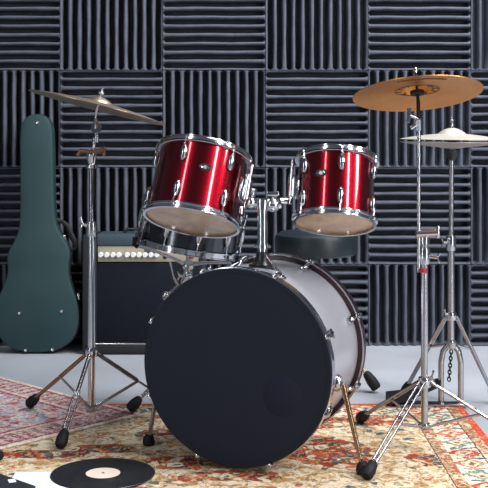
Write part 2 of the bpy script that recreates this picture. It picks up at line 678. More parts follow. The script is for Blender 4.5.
def foam_tile(x0, x1, z0, z1, upright, label, gap=0.0015):
    x0 += gap; x1 -= gap; z0 += gap; z1 -= gap
    mb = MB()
    if upright:
        L, n, O = x1 - x0, PITCH_N, z1 - z0
    else:
        O = x1 - x0
        L = z1 - z0
        n = max(1, round(PITCH_N * L / TH))
    prof = rib_profile(L, n)
    N = 7                                     # cross-cuts with a soft waver along each rib
    rr = random.Random(hash(label) % 9973 if False else len(label) * 131 + int(x0 * 100) + int(z0 * 517))
    vs, fs = [], []
    m = len(prof)
    ph = [rr.uniform(0, 6.28) for _ in range(n + 1)]
    hi = BASE_Y - CREST_Y
    pt_ = L / n
    cuts = [0.0, 0.009 / O] + [k / 6 for k in range(1, 6)] + [1 - 0.009 / O, 1.0]
    N = len(cuts) - 1
    for k in range(N + 1):
        s = O * cuts[k]
        for t0, d in prof:
            i = min(n, int(t0 / pt_))
            t = t0
            if k in (0, N):                    # grooves close to a point at the tile's ends
                u = (t0 / pt_) - math.floor(t0 / pt_ + 1e-9)
                t = t0 + (0.5 - u) * 0.80 * pt_ * (1 if 0.15 < u < 0.85 else 0)
                d = max(d, 0.80 * hi) if abs(u - 0.5) > 0.22 else 0.72 * hi
            wv = 0.0011 * math.sin(ph[i] + 5.0 * s / O * 2.2) if 0.02 < d else 0
            tt = min(max(t + wv, 0), L)
            if upright:
                vs.append(Vector((x0 + tt, BASE_Y - d, z0 + s)))
            else:
                vs.append(Vector((x0 + s, BASE_Y - d, z0 + tt)))
    for k in range(N):
        for i in range(m - 1):
            fs.append([k * m + i, k * m + i + 1, (k + 1) * m + i + 1, (k + 1) * m + i])
    # closed ends (rib profile) and back
    b = len(vs)
    for k in (0, N):
        s = O * cuts[k]
        for t in (0, L):
            vs.append(Vector((x0 + t, BASE_Y, z0 + s)) if upright else Vector((x0 + s, BASE_Y, z0 + t)))
    fs.append([b + 0] + list(range(0, m)) + [b + 1])
    fs.append([b + 2] + [N * m + i for i in range(m)] + [b + 3])
    fs.append([b, b + 1, b + 3, b + 2])
    fs.append([b + 0, 0, N * m, b + 2])
    fs.append([b + 1, m - 1, N * m + m - 1, b + 3])
    mb.add(vs, fs)
    h = mb.obj('acoustic_foam_panel', M_['foam'], loc=((x0 + x1) / 2, BASE_Y, z0), angle=50)
    tag(h, label, 'foam panel', 'acoustic foam panels on the wall')


rows = ['top row', 'second row from the top', 'third row from the top', 'bottom row']
cols = ['at the left edge', 'second from left', 'third from left', 'fourth from left', 'fifth from left', 'at the right edge']
for r in range(4):
    for c in range(6):
        z1 = ZTOP - r * TH
        z0 = max(z1 - TH, 0.003)
        x0 = X0 + c * TW
        up = (r + c) % 2 == 1
        foam_tile(x0, x0 + TW, z0, z1, up,
                  'charcoal foam tile, %s ribs, %s, %s' % ('upright' if up else 'level', rows[r], cols[c]))

# ---- rugs
tag(MB().box((-0.15, 3.11, RUG / 2), (1.90, 1.82, RUG), bev=0.003, seg=1).obj('area_rug', M_['main_rug']),
    'large cream and gold floral rug with red border under the drum kit', 'rug')

# rose rug: its right corner lies over the large one
corner = Vector((-0.356, 3.84, 0))
df = Vector((-0.69, -0.727, 0)).normalized()       # along front edge, away from the corner
db = Vector((-0.727, 0.69, 0)).normalized()        # along back edge
me_l = MB()
LX, LY = 1.15, 1.35
Ml = Matrix((df, db, Vector((0, 0, 1)))).transposed().to_4x4()
Ml.translation = corner
me = MB().box((LX / 2, LY / 2, 0), (LX, LY, RUG2 - RUG - 0.0005), bev=0.002, seg=1)
h = me.obj('woven_rug', mat_left_rug(corner))
h['o'].matrix_world = Matrix.Translation((0, 0, RUG + 0.0005 + (RUG2 - RUG) / 2)) @ Ml
# local x runs along front edge (distance in from back edge), local y = distance in from the front edge
tag(h, 'rose and lavender woven rug laid over the left corner of the large rug', 'rug')


# ------------------------------------------------------------------ drum pieces
def ring(mb, M, r, z0, z1, t=0.004, flange=0.007, seg=72):
    """pressed metal hoop, z0 is the shell side, z1 the free side"""
    s = 1 if z1 > z0 else -1
    prof = [(r, z0), (r + flange + t, z0), (r + flange + t, z0 + s * 0.004), (r + t, z0 + s * 0.006),
            (r + t, z1 - s * 0.004), (r + t + flange * 0.5, z1 - s * 0.002), (r + t + flange * 0.5, z1), (r - 0.002, z1)]
    mb.lathe(prof, M, seg, close=True)
    return mb


def on_shell(M, R, ang, z):
    """frame on the drum's side: local z = outwards, local y = along the drum's axis"""
    a = math.radians(ang)
    out = Vector((math.cos(a), math.sin(a), 0))
    up = Vector((0, 0, 1))
    x = up.cross(out)
    m = Matrix((x, up, out)).transposed().to_4x4()
    m.translation = out * R + up * z
    return M @ m


def lug_and_rod(root, M, R, ang, zl, zh, hoop_r, key=None):
    """zl: lug centre on shell, zh: hoop end of its rod"""
    s = 1 if zh > zl else -1
    f = on_shell(M, R, ang, zl)
    mb = MB()
    mb.ball((0, 0, 0.004), 0.0135, (0.9, 2.1, 0.9), f, 14)
    mb.tube([f @ Vector((0, -s * 0.012, 0.003)), f @ Vector((0, s * 0.028, 0.010))], [0.006, 0.0055], 10)
    lg = mb.obj('lug', M_['lug_chrome'], root)
    rd = MB()
    off = hoop_r - R + 0.004
    L = zh - zl
    rd.tube([f @ Vector((0, s * 0.02, 0.0095)), f @ Vector((0, L, off))], 0.0022, 8)
    rd.tube([f @ Vector((0, L - s * 0.003, off)), f @ Vector((0, L + s * 0.005, off))], 0.0045, 8)
    rd.obj('tension_rod', M_['chrome'], lg)


def badge(root, M, R, ang, z):
    f = on_shell(M, R, ang, z)
    n = 40
    w, hgt = 0.020, 0.0125

    def plate(mb, sx, sz, z0, z1):
        vs = []
        for zz in (z0, z1):
            for k in range(n):
                a = 2 * math.pi * k / n
                u = sx * math.cos(a)
                vs.append(f @ Vector((u, sz * math.sin(a), zz + (math.sqrt(max(R * R - u * u, 0)) - R))))
        fs = [[k, (k + 1) % n, n + (k + 1) % n, n + k] for k in range(n)]
        fs += [list(range(n))[::-1], [n + k for k in range(n)]]
        mb.add(vs, fs)
    mb = MB()
    plate(mb, w, hgt, -0.002, 0.0016)
    b = mb.obj('badge', M_['black'], root)
    mk = MB()
    plate(mk, 0.0062, 0.0062, 0.001, 0.0024)
    # little wing strokes beside the disc
    for s in (-1, 1):
        mk.tube([f @ Vector((s * 0.007, 0.0035 * s, 0.0018)), f @ Vector((s * 0.013, -0.001 * s, 0.0012)), f @ Vector((s * 0.016, 0.001, 0.0008))], 0.0007, 6)
    mk.obj('emblem', M_['stud'], b)


def tom(label, bottom, axis, R, H, lugs, badge_ang, badge_z, brk_ang, brk_len):
    M = frame(bottom, axis)
    root = thing('tom_drum', label, 'drum', bottom, 'red rack toms')
    # shell angles: -90 deg faces the camera
    MB().lathe([(R, 0.004), (R, H - 0.004), (R - 0.006, H - 0.004), (R - 0.006, 0.004)], M, 72, close=True).obj('shell', M_['tom_red'], root)
    MB().lathe([(0, -0.006), (R + 0.001, -0.006), (R + 0.003, -0.001), (R + 0.003, 0.006), (R + 0.001, 0.006), (R, -0.001), (0, -0.002)], M, 72).obj('bottom_head', M_['tom_head'], root)
    MB().lathe([(0, H + 0.006), (R + 0.001, H + 0.006), (R + 0.003, H + 0.001), (R + 0.003, H - 0.006), (R + 0.001, H - 0.006), (R, H + 0.001), (0, H + 0.002)], M, 72).obj('top_head', M_['white'], root)
    ring(MB(), M, R + 0.0035, H - 0.005, H + 0.011).obj('top_hoop', M_['chrome'], root)
    ring(MB(), M, R + 0.0035, 0.005, -0.013).obj('bottom_hoop', M_['chrome'], root)
    for a in lugs:
        lug_and_rod(root, M, R, a - 90, 0.78 * H, H - 0.001, R + 0.006)
        lug_and_rod(root, M, R, a - 90, 0.23 * H, 0.001, R + 0.006)
    badge(root, M, R, badge_ang - 90, badge_z * H)
    f = on_shell(M, R, brk_ang - 90, 0.5 * H)
    mb = MB()
    mb.box((0, 0, 0.004), (0.045, 0.075, 0.008), f, 0.003)
    mb.tube([f @ Vector((0, -0.035, 0.022)), f @ Vector((0, 0.035, 0.022))], 0.012, 16)
    mb.tube([f @ Vector((0, -0.06, 0.024)), f @ Vector((0, 0.085, 0.024))], 0.006, 10)
    mb.box((0, 0, 0.013), (0.02, 0.05, 0.02), f, 0.003)
    mb.obj('mounting_bracket', M_['chrome'], root)
    return M, f


LT = P(192, 219, 3.5)
MLT, bl = tom('large red tom drum with chrome hoops, left of the mounting post', LT, (0.185, 0.375, 1), 0.1475, 0.219,
              (-20, 40, 100, 160, 220, 280), 9, 0.60, 72, 0.03)
RT = P(334.5, 221, 3.42)
MRT, brr = tom('smaller red tom drum right of the mounting post, above the stool', RT, (0.075, 0.375, 1), 0.1205, 0.199,
               (3, 63, 123, 183, 243, 303), -27, 0.60, -82, 0.03)

# ------------------------------------------------------------------ bass drum
yaw = math.radians(19)
BF = Vector((-0.025, 3.2, 0.312))            # centre of the front head
BR = 0.287
BD = 0.43
ax = Vector((math.sin(yaw), math.cos(yaw), 0))       # towards the rear
sd = Vector((math.cos(yaw), -math.sin(yaw), 0))      # towards the drum's right in the picture
MB_ = Matrix((sd, Vector((0, 0, 1)), -ax)).transposed().to_4x4()      # local z points out of the front
MB_.translation = BF
broot = thing('bass_drum', 'large bass drum with black front head and silver sparkle shell', 'drum', (BF + ax * BD / 2) * 1.0 - Vector((0, 0, 0.312 - RUG)))
SR = BR - 0.012
MB().lathe([(SR, -0.03), (SR, -BD + 0.03), (SR - 0.008, -BD + 0.03), (SR - 0.008, -0.03)], MB_, 96, close=True).obj('shell', M_['bass_shell'], broot)
MB().lathe([(0, 0.004), (BR - 0.022, 0.0038), (BR - 0.0095, 0.0030), (BR - 0.0095, -0.012), (0, -0.010)], MB_, 96).obj('front_head', M_['head_black'], broot)
MB().lathe([(0, -BD - 0.004), (BR - 0.022, -BD - 0.003), (BR - 0.009, -BD + 0.003), (BR - 0.009, -BD + 0.012), (0, -BD + 0.010)], MB_, 96).obj('rear_head', M_['white'], broot)


def wood_hoop(z0, z1):
    return MB().lathe([(BR - 0.010, z0), (BR + 0.003, z0), (BR + 0.005, z0 + (z1 - z0) * 0.08), (BR + 0.005, z0 + (z1 - z0) * 0.92), (BR + 0.003, z1), (BR - 0.010, z1)], MB_, 96, close=True)


fh = wood_hoop(-0.036, 0.004).obj('front_hoop', M_['hoop_black'], broot)
MB().lathe([(BR + 0.0035, -0.032), (BR + 0.0068, -0.031), (BR + 0.0068, -0.004), (BR + 0.0035, -0.003)], MB_, 96, close=True).obj('hoop_inlay', M_['chrome'], fh)
rh = wood_hoop(-BD - 0.004, -BD + 0.036).obj('rear_hoop', M_['hoop_red'], broot)
for za in (-BD - 0.002, -BD + 0.030):
    MB().lathe([(BR + 0.003, za), (BR + 0.0075, za), (BR + 0.0075, za + 0.005), (BR + 0.003, za + 0.005)], MB_, 96, close=True).obj('hoop_edging', M_['chrome'], rh)
# faint round patch low on the black head
pm = MB_ @ Matrix.Translation((0.145, -0.075, 0.0036))
MB().lathe([(0, 0.0008), (0.058, 0.0008), (0.060, 0.0), (0.060, -0.002), (0, -0.002)], pm, 48).obj('round_patch', simple('blue_black_patch', (0.0150, 0.0180, 0.0325), 0.75, 0, 0.05, spec=0.08), broot)

for k in range(8):
    a = 21 + 45 * k
    for zc, zh, s in ((-0.085, -0.002, 1), (-BD + 0.085, -BD + 0.002, -1)):
        f = on_shell(MB_, SR, a, zc)
        mb = MB()
        mb.box((0, 0, 0.006), (0.022, 0.045, 0.012), f, 0.004)
        mb.ball((0, s * 0.006, 0.012), 0.009, (1, 2.2, 1), f, 12)
        lg = mb.obj('lug', M_['chrome'], broot)
        rd = MB()
        L = zh - zc
        rd.tube([f @ Vector((0, 0, 0.014)), f @ Vector((0, L - s * 0.006, 0.026))], 0.003, 8)
        rd.tube([f @ Vector((0, L - s * 0.034, 0.0235)), f @ Vector((0, L - s * 0.052, 0.0215))], 0.006, 8)
        if s > 0 or True:
            rd.box((0, L - s * 0.05, 0.024), (0.030, 0.006, 0.006), f, 0.002)      # T-handle
        rd.obj('tension_rod', M_['chrome'], lg)
        cl = MB()
        cl.box((0, L - s * 0.020, 0.024), (0.015, 0.036, 0.010), f, 0.003)
        cl.box((0, L + s * 0.0035, 0.0215), (0.013, 0.004, 0.010), f, 0.0015)
        cl.obj('claw', M_['chrome'], lg)

# folding spurs
for px, py, zf, rootp in ((149, 449, RUG2, BF + ax * 0.13 - sd * SR + Vector((0, 0, -0.05))), (362.5, 474, RUG, BF + ax * 0.12 + sd * SR + Vector((0, 0, -0.05)))):
    ft = G(px, py, RUG)
    rt = Vector(rootp)
    if px < 200:
        ft = Vector((-0.303, 3.47, RUG2 if False else RUG))
    s = -1 if px < 200 else 1
    mb = MB()
    mb.ball(rt, 0.026, (0.8, 1.0, 1.0))
    mb.tube([rt - sd * s * 0.012, rt + sd * s * 0.02], 0.02, 16)
    mb.obj('spur_bracket', M_['chrome'], broot)
    top = rt + sd * s * 0.018
    tip = ft + Vector((0, 0, 0.02))
    sp = MB().tube([top, top.lerp(tip, 0.5), tip], [0.0085, 0.0075, 0.0065], 12).obj('spur', M_['steel'] if s < 0 else M_['copper_tint'], broot)
    MB().lathe([(0, 0), (0.017, 0.001), (0.020, 0.012), (0.017, 0.026), (0.010, 0.036), (0, 0.037)], Matrix.Translation(ft), 20).obj('rubber_foot', M_['rubber'], sp)

# tom holder bolted to the top of the bass drum
pb = P(262.5, 258, 3.40)
pt = P(262.5, 202, 3.40)
mb = MB()
zb = BF.z + SR
mb.lathe([(0, zb - 0.012), (0.036, zb - 0.012), (0.036, zb + 0.006), (0.024, zb + 0.016), (0.018, zb + 0.045), (0, zb + 0.045)], Matrix.Translation((pb.x, pb.y, 0)), 24)
mb.box((pb.x, pb.y, zb - 0.004), (0.085, 0.10, 0.012), I4, 0.004)
hold = mb.obj('tom_holder', M_['black'], broot)
MB().tube([(pb.x, pb.y, zb), (pt.x, pt.y, pt.z - 0.008)], 0.0165, 24).obj('post', M_['chrome'], hold)
mb = MB()
mb.tube([(pb.x, pb.y, zb + 0.055), (pb.x, pb.y, zb + 0.07)], 0.021, 20)
mb.tube([(pb.x - 0.026, pb.y - 0.012, zb + 0.062), (pb.x + 0.026, pb.y - 0.012, zb + 0.062)], 0.005, 10)
mb.obj('memory_collar', M_['chrome'], hold)
mb = MB()
a0, a1 = P(249, 204, 3.40), P(290, 203, 3.40)
mb.tube([P(250, 203, 3.40), P(274, 203, 3.40)], 0.0145, 18)
mb.tube([(pt.x, pt.y, pt.z - 0.02), (pt.x, pt.y, pt.z + 0.012)], 0.022, 20)
mb.ball(P(272.5, 205, 3.40), 0.023, (1.1, 1, 0.95))
mb.ball(P(251, 203, 3.40), 0.018, (1.0, 1, 1))
mb.tube([P(272, 204, 3.40), P(281, 203.5, 3.40)], 0.017, 18)
mb.tube([P(273, 203, 3.37), P(273, 196, 3.35)], 0.005, 10)
mb.box(P(273, 194, 3.35), (0.035, 0.006, 0.014), I4, 0.003)
mb.obj('clamp_block', M_['chrome'], hold)
# L-rods to both toms
lb = bl @ Vector((0, -0.03, 0.022))
lb2 = bl @ Vector((0, 0.03, 0.022))
rb = brr @ Vector((0, -0.05, 0.022))
rb2 = brr @ Vector((0, 0.06, 0.022))
MB().tube([P(251, 203, 3.40), bl @ Vector((0, 0, 0.050)), bl @ Vector((0, 0, 0.0375))], 0.0065, 12).obj('arm', M_['chrome'], hold)
MB().tube([P(274, 204, 3.40), brr @ Vector((0, -0.052, 0.056)), brr @ Vector((0, -0.052, 0.0330))], 0.0095, 14).obj('arm', M_['chrome'], hold)
# bright stay from post foot to the front hoop
MB().tube([P(266, 256, 3.36), P(273, 265, 3.31), P(281, 274, 3.255)], 0.005, 10).obj('stay_rod', M_['chrome'], hold)

# ------------------------------------------------------------------ snare drum
SN = P(188, 244.5, 3.95)
MSN = frame(SN, (0.18, -0.02, 1))
sr, sh = 0.180, 0.135
sroot = thing('snare_drum', 'black snare drum with chrome hoops behind the large red tom', 'drum', SN)
MB().lathe([(sr, 0.004), (sr, sh - 0.004), (sr - 0.006, sh - 0.004), (sr - 0.006, 0.004)], MSN, 72, close=True).obj('shell', M_['black_nickel'], sroot)
MB().lathe([(0, -0.004), (sr + 0.002, -0.004), (sr + 0.003, 0.004), (0, -0.001)], MSN, 72).obj('bottom_head', M_['white'], sroot)
MB().lathe([(0, sh + 0.004), (sr + 0.002, sh + 0.004), (sr + 0.003, sh - 0.004), (0, sh + 0.001)], MSN, 72).obj('top_head', M_['white'], sroot)
ring(MB(), MSN, sr + 0.0035, sh - 0.006, sh + 0.016).obj('top_hoop', M_['chrome'], sroot)
ring(MB(), MSN, sr + 0.0035, 0.006, -0.016).obj('bottom_hoop', M_['chrome'], sroot)
for k in range(10):
    f = on_shell(MSN, sr, -90 + 12 + 36 * k, sh * 0.5)
    mb = MB()
    mb.ball((0, 0, 0.006), 0.013, (1, 3.2, 0.9), f, 14)
    lg = mb.obj('lug', M_['chrome'], sroot)
    for s in (-1, 1):
        MB().tube([f @ Vector((0, s * 0.03, 0.008)), f @ Vector((0, s * 0.078, 0.012))], 0.0032, 8).obj('tension_rod', M_['chrome'], lg)
f = on_shell(MSN, sr, -90 - 60, sh * 0.42)
MB().box((0, 0, 0.009), (0.024, 0.06, 0.018), f, 0.004).box((0, 0.03, 0.024), (0.008, 0.05, 0.008), f, 0.003).obj('strainer_lever', M_['chrome'], sroot)


# ------------------------------------------------------------------ stands
def foot_shape(mb, tip, d, r=0.017, L=0.05):
    """rubber tip at the end of a leg; d points up the leg"""
    d = Vector(d).normalized()
    M = frame(tip, d)
    mb.lathe([(0, -0.002), (r * 0.75, -0.002), (r, 0.006), (r * 1.02, L * 0.45), (r * 0.8, L * 0.85), (r * 0.55, L), (0, L)], M, 18)
    return mb


def leg_pair(mb, a, b, gap, r, seg=10, split=0.0):
    """two bars side by side from a to b; with split they run joined down to that fraction"""
    a, b = Vector(a), Vector(b)
    t = (b - a).normalized()
    w = t.cross(Vector((0, 0, 1))).normalized()
    for s in (-1, 1):
        if split:
            m0, m1 = a.lerp(b, split), a.lerp(b, split + 0.06)
            if s > 0:
                mb.tube([a, m0], r * 1.55, 14)
            mb.tube([m0 + w * s * 0.002, m1 + w * s * gap, b + w * s * gap * 0.8], r * 0.8, seg)
        else:
            mb.tube([a + w * s * gap, a.lerp(b, 0.5) + w * s * gap, b + w * s * gap * 0.7], r, seg)
    for q in ((0.04, split, 0.98) if split else (0.05, 0.45, 0.97)):
        c = a.lerp(b, q)
        k = gap * (1 - 0.3 * q)
        if split and q < 0.9:
            k = 0.0075
        mb.tube([c - w * 1.15 * k, c + w * 1.15 * k], r * 1.2, 8)
    return mb


def tripod(root, c, hub_z, base_z, feet, leg_mats, brace_mat, gap=0.010, r=0.0048, foot_r=0.017, foot_L=0.05, brace_q=0.52, hub_r=0.02, braces=True, split=0.0):
    c = Vector((c[0], c[1], 0))
    for ftp, lm in zip(feet, leg_mats):
        ftp = Vector(ftp)
        hdir = Vector((ftp.x - c.x, ftp.y - c.y, 0)).normalized()
        a = c + hdir * hub_r + Vector((0, 0, hub_z))
        d = (a - ftp).normalized()
        mid = ftp + Vector((0, 0, foot_r * 0.66 + 0.002)) + d * (foot_L * 0.85)
        lg = leg_pair(MB(), a, mid, gap, r, 10, split).obj('leg', lm, root)
        foot_shape(MB(), ftp + Vector((0, 0, foot_r * 0.66 + 0.002)), d, foot_r, foot_L).obj('rubber_foot', M_['rubber'], lg)
        if braces:
            mb = MB()
            e = a.lerp(mid, brace_q)
            s0 = c + hdir * 0.014 + Vector((0, 0, base_z))
            mb.tube([s0, e], 0.0052, 8, 0.6)
            mb.obj('brace', brace_mat, root)


def collar(root, name, c, z, r, h, mat, wing=None):
    mb = MB()
    mb.lathe([(0, -h / 2), (r, -h / 2), (r * 1.08, -h / 4), (r * 1.08, h / 4), (r, h / 2), (0, h / 2)], Matrix.Translation((c[0], c[1], z)), 20)
    if wing:
        d = Vector(wing)
        o = Vector((c[0], c[1], z))
        mb.tube([o, o + d], 0.0055, 10)
        e = o + d
        n = d.normalized().cross(Vector((0, 0, 1))).normalized()
        mb.tube([e - Vector((0, 0, 0.016)) + d * 0.2, e, e + Vector((0, 0, 0.016)) + d * 0.2], [0.006, 0.005, 0.006], 8, 0.6)
    return mb.obj(name, mat, root)


def cymbal(label, name, center, normal, R, bow, bell_r, bell_h, mat, cat='cymbal', group=None, flip=False, bevel=1.5):
    """disc with bow and bell; origin at the rim plane centre"""
    c = Vector(center)
    top = []
    n = 22
    hole = 0.0085
    for i in range(n + 1):
        r = hole + (R - hole) * i / n
        z = bow * (1 - ((r / R) ** 1.7))
        if r < bell_r:
            z += bell_h * (math.cos(math.pi * 0.5 * (r / bell_r)) ** 0.75 if r < bell_r else 0)
        top.append((r, z))
    # put a ring right at the bell's edge
    zz = bow * (1 - ((bell_r / R) ** 1.7))
    top = sorted([p for p in top if abs(p[0] - bell_r) > 0.004] + [(bell_r * 0.97, zz + bell_h * 0.16), (bell_r * 1.02, zz)])
    th = 0.0016
    prof = top + [(r, z - th) for r, z in reversed(top)]
    if flip:
        prof = [(r, -z) for r, z in prof]
    me = MB().lathe(prof, I4, 96, close=True)
    h = me.obj(name, mat, None, (0, 0, 0))
    h['o'].matrix_world = frame(c, normal)
    h['w'] = c
    tag(h, label, cat, group)
    return h


# ---- left cymbal stand
ly = 3.70
lx = (91.5 - 244) / F * ly


def lz(py, y=ly):
    return CAMZ - (py - HZ) / F * y


ls = thing('cymbal_stand', 'chrome tripod cymbal stand on the left, in front of the amplifier', 'stand', (lx, ly, RUG2), 'cymbal stands')
Rg = RUG2 + 0.0005
feetL = [Vector((-0.773, 3.92, Rg)), Vector((-0.575, 3.41, RUG + 0.0005)), Vector((-0.205, 3.82, RUG))]
tripod(ls, (lx, ly), lz(354), lz(407), feetL, [M_['copper_tint'], M_['leg_steel'], M_['leg_steel']], M_['steel'], 0.0095, 0.0046, 0.019, 0.058, split=0.5)  # first leg's orange reflection is put into its colour
MB().tube([(lx, ly, lz(412)), (lx, ly, lz(232))], 0.0125, 20).obj('lower_tube', M_['chrome'], ls)
MB().tube([(lx, ly, lz(240)), (lx, ly, lz(166))], 0.0085, 16).obj('middle_tube', M_['leg_steel'], ls)
MB().tube([(lx + 0.004, ly, lz(166)), (lx + 0.010, ly, lz(138))], 0.0065, 14).obj('upper_rod', M_['steel'], ls)
collar(ls, 'hub', (lx, ly), lz(352), 0.019, 0.03, M_['chrome'])
collar(ls, 'base_collar', (lx, ly), lz(408), 0.018, 0.02, M_['steel'])
collar(ls, 'clamp', (lx, ly), lz(229), 0.018, 0.05, M_['steel'], (-0.03, -0.012, 0.02))
mb = MB()
mb.lathe([(0, -0.03), (0.010, -0.03), (0.016, -0.01), (0.020, 0.012), (0.018, 0.022), (0, 0.022)], Matrix.Translation((lx, ly, lz(156))), 18)
mb.lathe([(0, -0.006), (0.020, -0.006), (0.021, 0.004), (0, 0.006)], Matrix.Translation((lx, ly, lz(166.5))), 18)
uc = mb.obj('upper_clamp', M_['chrome'], ls)
w0 = Vector((lx, ly - 0.02, lz(152)))
MB().tube([w0 + Vector((-0.046, 0, -0.012)), w0 + Vector((-0.034, 0, 0.004)), w0, w0 + Vector((0.036, 0, 0.004)), w0 + Vector((0.05, 0, 0.014))],
          [0.007, 0.009, 0.007, 0.009, 0.008], 10).tube([w0 + Vector((0.044, 0, 0.016)), w0 + Vector((0.044, 0, -0.014))], 0.0055, 8).obj('wing_bolt', M_['brown'], uc)
cL = P(97.5, 107.5, ly)
nL = Vector((0.242, 0.050, 0.97)).normalized()
mb = MB()
jt = P(96.5, 128, ly)
mb.lathe([(0, -0.010), (0.016, -0.010), (0.019, 0), (0.016, 0.010), (0, 0.010)], frame(jt, (0, -1, 0)), 20)
mb.tube([jt + Vector((0, 0, -0.05)), jt], 0.008, 12)
mb.tube([jt, jt.lerp(cL - nL * 0.03, 0.8)], [0.014, 0.005], 12)
mb.obj('tilter', M_['lug_chrome'], ls)
MB().tube([jt, cL - nL * 0.03, cL + nL * 0.068], 0.0036, 10).obj('rod', M_['steel'], ls)
mb = MB()
mb.lathe([(0, 0.046), (0.011, 0.046), (0.012, 0.052), (0.006, 0.058), (0, 0.060)], frame(cL, nL), 16)
mb.obj('wing_nut', M_['steel'], ls)
cymbal('dark bronze crash cymbal tilted nearly edge on, above the guitar case', 'crash_cymbal', cL, nL, 0.237, 0.020, 0.050, 0.019, M_['cym_dark'], group='cymbals of the kit')

# ---- right cymbal stand
ry = 3.42


def rz(py, y=ry):
    return CAMZ - (py - HZ) / F * y


rx = (424.5 - 244) / F * ry
rx2 = (418.6 - 244) / F * ry
rs = thing('cymbal_stand', 'chrome cymbal stand at the right, nearest, holding the golden cymbal', 'stand', (rx, ry, RUG), 'cymbal stands')
Rb = RUG + 0.0005
feetR = [G(366, 481, RUG), G(359.5, 423, RUG), Vector((0.92, 3.36, 0.001))]
tripod(rs, (rx, ry), rz(382), rz(426), feetR, [M_['leg_steel']] * 3, M_['steel'], 0.0095, 0.0042, 0.019, 0.055)
MB().tube([(rx, ry, rz(429)), (rx, ry, rz(236))], 0.0112, 20).obj('lower_tube', M_['steel'], rs)
MB().tube([(rx2, ry - 0.004, rz(272)), (rx2, ry - 0.004, rz(122))], 0.0058, 14).obj('upper_rod', M_['chrome'], rs)
collar(rs, 'hub', (rx, ry), rz(382), 0.019, 0.03, M_['chrome'], (0.02, -0.02, 0.02))
collar(rs, 'base_collar', (rx, ry), rz(426), 0.017, 0.018, M_['steel'])
mb = MB()
mb.tube([P(416, 234, ry - 0.01), P(437, 233, ry - 0.01)], [0.013, 0.011], 16)
mb.lathe([(0, -0.012), (0.016, -0.012), (0.016, 0.012), (0, 0.012)], Matrix.Translation((rx, ry, rz(240))), 18)
mb.box(P(438, 232, ry - 0.01), (0.010, 0.012, 0.040), I4, 0.004)
mb.obj('boom_clamp', M_['chrome'], rs)
collar(rs, 'clamp', (rx, ry), rz(256), 0.0165, 0.05, M_['chrome'], (0.038, -0.012, -0.004))
collar(rs, 'red_collar', (rx - 0.006, ry - 0.004), rz(270), 0.0135, 0.013, M_['redcap'])
cR = P(417.5, 94, ry)
nR = Vector((0.045, 0.235, 0.97)).normalized()
nR = Vector((-0.045, 0.235, 0.97)).normalized()
jt = P(418.5, 119, ry - 0.012)
mb = MB()
mb.lathe([(0, -0.011), (0.015, -0.011), (0.018, 0), (0.015, 0.011), (0, 0.011)], frame(jt, (-1, 0, 0)), 20)
mb.tube([jt, Vector((rx2, ry - 0.004, rz(130)))], 0.010, 12)
mb.tube([jt, jt + Vector((-0.03, -0.004, 0.012))], 0.005, 10)
mb.tube([jt + Vector((-0.03, -0.004, 0.034)), jt + Vector((-0.028, -0.004, 0.012)), jt + Vector((-0.034, -0.004, -0.012))], [0.007, 0.005, 0.007], 8)
mb.tube([jt + Vector((-0.012, -0.01, -0.02)), jt + Vector((-0.026, -0.01, -0.03))], [0.007, 0.005], 8)
mb.obj('tilter', M_['chrome'], rs)
MB().tube([jt, cR - nR * 0.03, cR, cR + nR * 0.078], [0.0064, 0.006, 0.0046, 0.0036], 10).obj('rod', M_['felt'], rs)
MB().ball(cR + nR * 0.080, 0.0075).tube([cR + nR * 0.07, cR + nR * 0.08], 0.005, 10).obj('top_nut', M_['chrome'], rs)
cyR = cymbal('golden bronze ride cymbal at upper right, showing its printed underside', 'ride_cymbal', cR, nR, 0.2035, 0.016, 0.052, 0.018, M_['cym_gold'], group='cymbals of the kit')


def child_local(mb, name, mat, h):
    """part built in its parent's own coordinates"""
    fake = {'o': h['o'], 'w': Vector((0, 0, 0))}
    return mb.obj(name, mat, fake)


# felt under the bell (local z is the cymbal's axis)
child_local(MB().lathe([(0.0085, 0.010), (0.022, 0.010), (0.023, 0.004), (0.021, -0.002), (0.0085, -0.002)], I4, 24), 'felt_washer', M_['felt'], cyR)
# printed mark: an eye-shaped outline with radiating leaves, and a wavering line of ink along the far edge
M_['ink'] = simple('dark_brown_ink', srgb(92, 56, 26), 0.6)
mk = MB()


def under_z(r):
    R, bow = 0.2035, 0.016
    z = bow * (1 - ((r / R) ** 1.7))
    return z - 0.0016 - 0.0004


def ink(pts, w=0.0011):
    mk.tube([Vector((x, y, under_z(math.hypot(x, y)) - (0 if math.hypot(x, y) > 0.053 else -0.0))) for x, y in pts], w, 6)


ink([(0.070 * math.cos(a), 0.058 * math.sin(a)) for a in [math.pi * 2 * i / 32 for i in range(33)]], 0.0013)
for i in range(10):
    a = math.pi * 2 * (i + 0.5) / 10
    ink([(0.050 * math.cos(a - 0.06), 0.044 * math.sin(a - 0.06)), (0.060 * math.cos(a), 0.051 * math.sin(a)), (0.067 * math.cos(a + 0.1), 0.0555 * math.sin(a + 0.1))], 0.0017)
pts = []
for i in range(29):
    a = math.radians(-93 - 30 + 60 * i / 28)
    r = 0.150 + 0.008 * (1 if i % 2 else -1)
    pts.append((r * math.cos(a), r * math.sin(a)))
ink(pts, 0.0014)
child_local(mk, 'printed_mark', M_['ink'], cyR)

# ---- hi-hat
hy = 4.0
hx = (452 - 244) / F * hy


def hz(py):
    return CAMZ - (py - HZ) / F * hy


